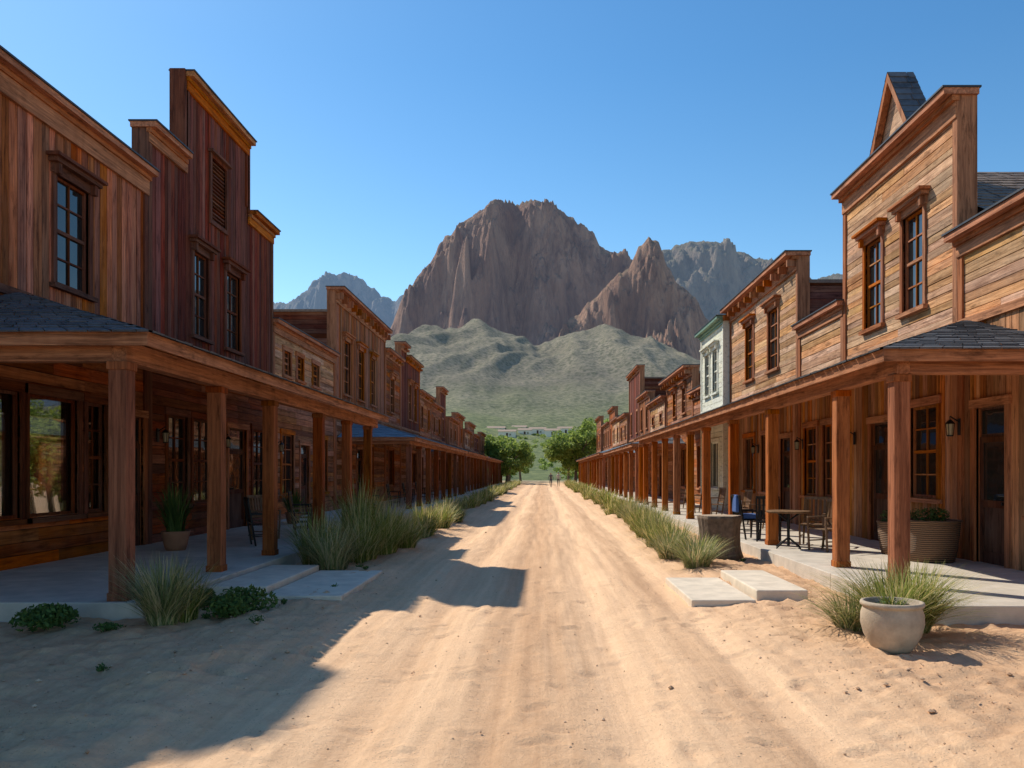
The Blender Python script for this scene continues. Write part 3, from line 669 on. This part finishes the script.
c=chair(4.75,18.6,.2,math.radians(-80),'black')
W['blue']=plain('blue_cloth',(.06,.13,.35),.9,.2)
W['whitec']=plain('white_cloth',(.7,.7,.68),.9,.1)
c.m('cushion','blue',bevel=.03).box(4.53,4.97,18.4,18.82,.67,.78);c.m('draped_towel','blue',bevel=.02).box(4.44,4.52,18.42,18.8,.82,1.22);c.m('draped_towel_2','whitec',bevel=.02).box(4.55,4.6,18.5,18.7,.8,1.1);c.done()
x,y,z=5.0,16.3,.2
b=B('bistro_table',(x,y,z));b.m('top','tan',bevel=.006).lathe([(.02,.72),(.42,.72),(.44,.735),(.44,.755),(.42,.765),(.02,.767)],(x,y,z),36)
b.m('stem','black').cyl((x,y,z+.05),(x,y,z+.72),.03,.03,10)
for k in range(4):
    a=k*math.pi/2+.5;b.m('legs','black').cyl((x,y,z+.22),(x+.33*math.cos(a),y+.33*math.sin(a),z+.012),.018,.014,8)
    b.m('legs','black').cyl((x,y,z+.55),(x+.3*math.cos(a),y+.3*math.sin(a),z+.715),.014,.012,8)
b.done()
for x,y,r,mt in((-6.0,17.0,-60,'black'),(-6.4,18.4,-110,'tan'),(-6.6,21.8,-80,'black'),(-5.9,19.6,-70,'tan'),(-6.3,27,-90,'tan'),(-6.4,30,-80,'black'),(-6.7,36,-90,'black'),(-6.7,40,-90,'black'),(-6.7,44,-90,'black'),(-6.5,48,-90,'tan')):
    chair(x,y,.2,math.radians(r),mt).done()
for y in(21.6,24,27.5,30.5,34): chair(5.9,y,.2,math.radians(100),random.choice(['tan','black'])).done()
W['lglass']=plain('lantern_glass',(.35,.3,.2),.3,.1)
def lantern(side,wx,y,z=2.55):
    X=lambda o:wx-side*o
    b=B('wall_lantern',(wx,y,z));m=b.m('bracket','black')
    m.box(X(0.02),X(.04),y-.05,y+.05,z-.14,z+.16);m.cyl((X(.04),y,z+.1),(X(.2),y,z+.2),.012,.012,6);m.cyl((X(.2),y,z+.2),(X(.2),y,z+.12),.008,.008,6)
    m.lathe([(.09,.06),(.06,.1),(.02,.14)],(X(.2),y,z),8);m.lathe([(.055,-.16),(.06,-.14)],(X(.2),y,z),8)
    for k in range(4):
        a=k*math.pi/2+.78;m.cyl((X(.2)+.055*math.cos(a),y+.055*math.sin(a),z-.15),(X(.2)+.075*math.cos(a),y+.075*math.sin(a),z+.06),.006,.006,4)
    b.m('glass','lglass').lathe([(.045,-.14),(.065,.06)],(X(.2),y,z),8);b.done()
for y in(14.35,16.75,19.2,23.0,27.8): lantern(1,RX,y)
for y in(15.8,17.6,21.1,25.4): lantern(-1,LX,y)
# ============================================================ trees
def tree(x,y,h,r,nclump=46,nl=150,ls=.2,name='mesquite_tree',z=0,trunk=.25,low=.62):
    b=B(name,(x,y,z));m=b.m('trunk',"bark");L=b.m('foliage','tree')
    base=Vector((x,y,z-.1));top=base+Vector((U(-.3,.3),U(-.3,.3),h*.32));m.cyl(base,top,trunk,trunk*.7,9)
    cs=[]
    for k in range(7):
        a=k*6.28/7+U(-.3,.3);p=top+Vector((math.cos(a)*r*.4,math.sin(a)*r*.4,h*U(.12,.28)));m.cyl(top-Vector((0,0,.1)),p,trunk*.5,trunk*.28,7)
        for j in range(3):
            q=p+Vector((math.cos(a+U(-.8,.8))*r*U(.15,.45),math.sin(a+U(-.8,.8))*r*U(.15,.45),h*U(.05,.25)));m.cyl(p,q,trunk*.26,trunk*.08,5);cs.append(q)
    while len(cs)<nclump:
        d=Vector((random.gauss(0,1),random.gauss(0,1),random.gauss(0,.8))).normalized()*(R()**.4)
        cs.append(Vector((x+d.x*r*.9,y+d.y*r*.9,z+h*low+d.z*h*.33)))
    for c in cs: leafblob(L,c,r*U(.14,.27),nl,ls,.8)
    b.done()
tree(4.6,114,10.2,4.3,80,190,.2,low=.52);tree(7.5,125,11.5,5,60,160,.22,low=.55);tree(4.2,134,7.5,3.2,40,140,.2,low=.5)
tree(-5.3,116,7.6,3.6,70,170,.2,low=.5);tree(-8.5,126,8.8,4.5,50,150,.22,low=.5);tree(-5.8,136,7.8,3.8,44,150,.2,low=.5);tree(-4.2,150,6.2,3.0,36,130,.2,low=.5)
for x,y,h,r in((-14.5,25.5,4.2,2.2),(-16.8,27.5,4.6,2.6),(-18.5,31,5.2,3.0),(-15.2,30.5,4.6,2.6),(-21,33,5.5,3.2),(-13,24.2,3.2,1.5)):
    tree(x,y,h,r,44,130,.09,trunk=.12,low=.5)
m=M()
for i in range(330):
    y=U(165,460);x=U(-.16,.16)*y*1.3
    if abs(x)<3 and y<200: continue
    hh=U(1.0,2.6) if abs(x)<20 else U(1.2,3.8);zz=(max(0,(y-170)/330)**1.3)*28
    for k in range(3): leafblob(m,(x+U(-1,1),y+U(-1,1),zz+hh*.5),hh*.55,42,.35,.8)
mkobj('distant_trees',m,W['tree'])
# ============================================================ terrain and mountains
def mk_rock(name,c1,c2,c3,sc,haze_glow,hs,veg=None,crack=1.0):
    m,nt,b=mat_new(name);co=objco(nt)
    n1=noise(nt,vscale(nt,co,(1,1,.35)),.010*sc,10,.65,.5);n2=noise(nt,vscale(nt,co,(1,1,.2)),.05*sc,9,.75)
    c=mixc(nt,mapr(nt,n1,.38,.62),c1,c2);c=mixc(nt,mapr(nt,n2,.48,.64,0,.85),c,c3)
    if veg:
        ge=nd(nt,'NewGeometry');sn=nd(nt,'SeparateXYZ');nt.links.new(ge.outputs['Normal'],sn.inputs[0])
        k=mapr(nt,sn.outputs['Z'],.6,.82);dots=mapr(nt,noise(nt,co,.11*sc,6,.75),.4,.55)
        c=mixc(nt,math_(nt,'MULTIPLY',k,mapr(nt,dots,0,1,.3,.8)),c,veg)
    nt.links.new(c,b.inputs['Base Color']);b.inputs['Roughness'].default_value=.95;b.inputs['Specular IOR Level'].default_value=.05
    b.inputs['Emission Color'].default_value=(*haze_glow,1);b.inputs['Emission Strength'].default_value=hs  # aerial haze painted in as a constant bluish emission on the rock
    h=math_(nt,'ADD',n2,math_(nt,'MULTIPLY',noise(nt,vscale(nt,co,(1,1,.3)),.2*sc,6,.7),.35))
    bump(nt,b,h,1.0,20*crack/sc)
    return m
def mountain(name,prof,D,Wf,Wb,mat,nx,nf,nb,seed,rib=.16,ribx=70,sil=.02,gprof=None,yv=60):
    pr=np.array(prof,float);x0,x1=pr[0,0],pr[-1,0]
    X1=np.linspace(x0,x1,nx);Y1=np.concatenate([np.linspace(D-Wf,D,nf,endpoint=False),np.linspace(D,D+Wb,nb)])
    X,Y=np.meshgrid(X1,Y1)
    P=np.interp(X+12*fbm(X/45.,X*0+.5,3,seed+5),pr[:,0],pr[:,1])
    P=P*(1+sil*fbm(X/55.,Y/400.,5,seed,.6))
    yr=D+yv*fbm(X/180.,X*0+1.7,3,seed+2)
    tf=np.where(Y<yr,(yr-Y)/Wf,(Y-yr)/Wb*.9)
    t=tf+.13*fbm(X/160.,Y/190.,5,seed+3)*np.clip(tf*6,0,1)
    gp=gprof or [(0,1),(.04,.96),(.10,.84),(.16,.62),(.22,.52),(.30,.40),(.5,.24),(.75,.11),(1.0,0)]
    gp=np.array(gp);g=np.interp(np.clip(t,0,1),gp[:,0],gp[:,1])
    wx=X+30*gnoise(Y/120.,X/120.,seed+9)
    rb=ridged(wx/ribx,Y/(ribx*3.0),6,seed+7,.52)
    big=ridged(wx/(ribx*2.6),Y/(ribx*6.0),3,seed+19,.5)
    msk=np.clip(tf*9,0,1)*np.clip((1-tf)*2.2,0,1)
    Z=P*g+P*rib*((rb-.55)*.8+(big-.55)*.9)*msk+P*.026*fbm(X/16.,Y/16.,5,seed+11,.65)*np.clip(tf*20,.2,1)
    Z=Z*np.clip((1-tf)*5,0,1)-6
    return grid_obj(name,X,Y,Z,mat)
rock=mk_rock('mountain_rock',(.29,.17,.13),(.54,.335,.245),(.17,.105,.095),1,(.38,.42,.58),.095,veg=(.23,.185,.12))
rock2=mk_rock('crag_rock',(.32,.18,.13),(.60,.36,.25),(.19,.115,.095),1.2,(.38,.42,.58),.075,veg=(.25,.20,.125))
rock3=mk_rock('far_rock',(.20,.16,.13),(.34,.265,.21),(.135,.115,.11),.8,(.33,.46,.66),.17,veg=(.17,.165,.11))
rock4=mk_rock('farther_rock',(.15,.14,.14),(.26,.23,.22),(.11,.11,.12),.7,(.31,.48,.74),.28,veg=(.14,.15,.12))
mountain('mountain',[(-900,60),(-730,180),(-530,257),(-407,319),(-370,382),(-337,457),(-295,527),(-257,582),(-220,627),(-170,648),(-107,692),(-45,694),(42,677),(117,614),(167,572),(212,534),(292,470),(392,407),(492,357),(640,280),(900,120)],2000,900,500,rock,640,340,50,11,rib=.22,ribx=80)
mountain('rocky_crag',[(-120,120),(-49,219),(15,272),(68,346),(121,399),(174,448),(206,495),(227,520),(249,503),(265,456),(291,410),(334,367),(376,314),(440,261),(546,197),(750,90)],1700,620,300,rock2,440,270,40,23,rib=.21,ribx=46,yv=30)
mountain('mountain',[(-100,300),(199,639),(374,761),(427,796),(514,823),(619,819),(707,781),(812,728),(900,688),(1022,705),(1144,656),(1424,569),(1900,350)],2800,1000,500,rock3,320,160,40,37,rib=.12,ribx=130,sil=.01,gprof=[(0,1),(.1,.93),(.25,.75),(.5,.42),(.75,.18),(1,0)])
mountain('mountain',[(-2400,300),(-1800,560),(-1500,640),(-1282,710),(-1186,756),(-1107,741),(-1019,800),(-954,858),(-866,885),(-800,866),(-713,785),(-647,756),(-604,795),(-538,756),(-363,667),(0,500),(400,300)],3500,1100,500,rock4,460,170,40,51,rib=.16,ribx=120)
def mk_foot():
    m,nt,b=mat_new('scrub_hillside');co=objco(nt);sx=nd(nt,'SeparateXYZ');nt.links.new(co,sx.inputs[0])
    big=noise(nt,co,.012,6,.6);d=noise(nt,co,.25,9,.85);v=nd(nt,'TexVoronoi');nt.links.new(co,v.inputs[0]);v.inputs['Scale'].default_value=.22
    soil=mixc(nt,mapr(nt,big,.35,.65),(.23,.19,.14),(.35,.29,.21))
    c=mixc(nt,mapr(nt,d,.43,.57,.0,.88),soil,(.125,.125,.075))
    c=mixc(nt,mapr(nt,v.outputs['Distance'],.2,.45,.65,0),c,(.07,.078,.048))
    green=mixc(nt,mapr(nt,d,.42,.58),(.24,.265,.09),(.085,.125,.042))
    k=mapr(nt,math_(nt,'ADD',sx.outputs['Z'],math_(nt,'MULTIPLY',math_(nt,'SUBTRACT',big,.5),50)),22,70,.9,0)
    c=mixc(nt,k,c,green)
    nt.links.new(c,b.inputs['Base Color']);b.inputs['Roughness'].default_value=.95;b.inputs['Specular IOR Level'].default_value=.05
    b.inputs['Emission Color'].default_value=(.38,.45,.54,1);b.inputs['Emission Strength'].default_value=.07  # distance haze put into the hillside as a faint constant glow
    bump(nt,b,d,.6,3);return m
fp=np.array([(-1400,30),(-491,54),(-366,86),(-266,117),(-179,154),(-129,180),(-91,191),(-54,178),(-4,156),(34,170),(71,179),(121,165),(196,128),(271,92),(446,54),(1400,30)],float)
X1=np.concatenate([np.linspace(-1400,-420,60,endpoint=False),np.linspace(-420,500,420,endpoint=False),np.linspace(500,1400,60)]);Y1=np.linspace(160,1350,330)
X,Y=np.meshgrid(X1,Y1)
base=28*np.maximum(0,(Y-170)/330)**1.3
P=np.interp(X+14*gnoise(X/60,Y/90,6),fp[:,0],fp[:,1])
Dr=1000+70*fbm(X/170,X*0,3,2)
t=np.where(Y<Dr,(Dr-Y)/560,(Y-Dr)/500)
t=np.clip(t+.07*fbm(X/140,Y/140,3,5),0,1)
g=np.interp(t,[0,.06,.2,.4,.6,.8,1],[1,.96,.78,.5,.28,.1,0])
rb=ridged((X+20*gnoise(Y/110,X/110,3))/78,Y/250,3,77,.42)
bb=np.minimum(base,75)
Z=bb*(1-g)+P*g+ (rb-.5)*15*np.clip((Y-380)/200,0,1)*np.clip(g*2,0.15,1)+.7*fbm(X/9,Y/9,4,8,.6)*np.clip((Y-230)/100,0,1)
Z=np.where(Y<175,-1.5,Z)
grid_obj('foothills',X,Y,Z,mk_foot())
W['hw']=plain('house_wall',(.80,.71,.58),.9,.1)
W['hroof']=plain('tan_house_roof',(.38,.27,.2),.9,.2)
for x,y,w in((-19,425,9),(-10,440,7),(-3,452,9),(5,436,8),(-27,462,10),(13,458,9),(-14,472,8)):
    zz=28*((y-170)/330)**1.3-.3
    b=B('distant_house',(x,y,zz));b.m('walls','hw').box(x-w/2,x+w/2,y-3,y+3,zz-1,zz+3.4)
    b.m('roof','hroof',fixn=True).prism([(x-w/2-.4,y-3.4,zz+3.4),(x-w/2-.4,y+3.4,zz+3.4),(x-w/2-.4,y,zz+4.6)],(w+.8,0,0))
    b.m('door','doorw').box(x-.5,x+.5,y-3.06,y-3.003,zz+.4,zz+2.6);b.m('windows','glass').box(x+1.2,x+2.2,y-3.06,y-3.003,zz+1.2,zz+2.3);b.done()
# ============================================================ people (distant walkers)
def person(x,y,rot,shirt,pants,phase):
    z=gz(x,y)
    J={'pel':(0,0,.95,.13),'sp':(0,0,1.15,.125),'ch':(0,0,1.36,.15),'nk':(0,.0,1.50,.055),'hd':(0,.02,1.60,.09),'ht':(0,.02,1.70,.085),
     'hL':(-.1,0,.9,.1),'kL':(-.11,.14*phase,.5,.062),'aL':(-.11,.05*phase,.1,.042),'tL':(-.11,.2*phase+.08,.045,.035),
     'hR':(.1,0,.9,.1),'kR':(.11,-.06*phase,.5,.062),'aR':(.11,-.3*phase,.13,.042),'tR':(.11,-.22*phase+.02,.045,.035),
     'sL':(-.19,0,1.41,.062),'eL':(-.25,-.1*phase,1.13,.045),'wL':(-.26,.02,.88,.034),'fL':(-.26,.06,.8,.03),
     'sR':(.19,0,1.41,.062),'eR':(.25,.08*phase,1.13,.045),'wR':(.26,.2*phase,.92,.034),'fR':(.26,.24*phase,.85,.03)}
    E=[('pel','sp'),('sp','ch'),('ch','nk'),('nk','hd'),('hd','ht'),('pel','hL'),('hL','kL'),('kL','aL'),('aL','tL'),('pel','hR'),('hR','kR'),('kR','aR'),('aR','tR'),
     ('ch','sL'),('sL','eL'),('eL','wL'),('wL','fL'),('ch','sR'),('sR','eR'),('eR','wR'),('wR','fR')]
    ks=list(J);me=bpy.data.meshes.new('person');me.from_pydata([J[k][:3] for k in ks],[(ks.index(a),ks.index(b)) for a,b in E],[])
    o=bpy.data.objects.new('walking_person',me);scene.collection.objects.link(o);o.location=(x,y,z);o.rotation_euler=(0,0,rot)
    o.modifiers.new('s','SKIN')
    for i,k in enumerate(ks): me.skin_vertices[0].data[i].radius=(J[k][3],J[k][3]*.8)
    me.skin_vertices[0].data[0].use_root=True
    sd=o.modifiers.new('d','SUBSURF');sd.levels=1;sd.render_levels=1
    m,nt,b=mat_new('clothed_figure');co=objco(nt);sx=nd(nt,'SeparateXYZ');nt.links.new(co,sx.inputs[0])
    r=nd(nt,'ValToRGB');r.color_ramp.interpolation='CONSTANT';nt.links.new(mapr(nt,sx.outputs['Z'],0,1.8),r.inputs[0]);e=r.color_ramp.elements
    e[0].position=0;e[0].color=(.03,.02,.015,1);e[1].position=.05;e[1].color=(*pants,1)
    for p,c in((.53,shirt),(.83,(.45,.26,.18)),(.92,(.05,.03,.02))): q=e.new(p);q.color=(*c,1)
    nt.links.new(r.outputs[0],b.inputs['Base Color']);me.materials.append(m)
person(.9,92,2.9,(.12,.1,.1),(.05,.06,.09),1);person(1.8,94,3.3,(.5,.45,.4),(.08,.07,.06),-1)
# ============================================================ sky / sun / camera
w=bpy.data.worlds.new('World');scene.world=w;w.use_nodes=True;nt=w.node_tree
bg=nt.nodes['Background'];sk=nt.nodes.new('ShaderNodeTexSky');sk.sky_type='NISHITA';sk.sun_disc=False
D=Vector((8,-8.5,-11.35)).normalized()
sk.sun_elevation=math.asin(-D.z);sk.sun_rotation=math.atan2(-D.x,-D.y)%(2*math.pi)
sk.altitude=700;sk.air_density=1.0;sk.dust_density=.4;sk.ozone_density=1.1
hs=nt.nodes.new('ShaderNodeHueSaturation');hs.inputs['Saturation'].default_value=1.22;hs.inputs['Value'].default_value=1.0
tc=nd(nt,'TexCoord');sz=nd(nt,'SeparateXYZ');nt.links.new(tc.outputs['Generated'],sz.inputs[0])
tcol=mixc(nt,mapr(nt,sz.outputs['Z'],.08,.45),(1.26,1.32,1.2),(.84,1.14,1.18))
tint=nt.nodes.new('ShaderNodeMix');tint.data_type='RGBA';tint.blend_type='MULTIPLY';tint.inputs[0].default_value=1;nt.links.new(tcol,tint.inputs[7])
nt.links.new(sk.outputs[0],hs.inputs['Color']);nt.links.new(hs.outputs[0],tint.inputs[6]);nt.links.new(tint.outputs[2],bg.inputs[0]);bg.inputs[1].default_value=.135
L=bpy.data.lights.new('sun','SUN');L.energy=5.0;L.angle=math.radians(.5);L.color=(1,.93,.79)
lo=bpy.data.objects.new('sun',L);lo.rotation_euler=D.to_track_quat('-Z','Y').to_euler();lo.location=(-30,30,50);scene.collection.objects.link(lo)
cam=bpy.data.cameras.new('camera');co=bpy.data.objects.new('camera',cam);scene.collection.objects.link(co)
co.location=(0,0,1.75);co.rotation_euler=(math.radians(90),0,0);cam.sensor_width=36;cam.lens=28.125
cam.shift_x=-31/1024;cam.shift_y=88/1024;cam.clip_start=.1;cam.clip_end=12000
scene.camera=co
scene.view_settings.view_transform='Standard';scene.view_settings.look='None';scene.view_settings.exposure=0
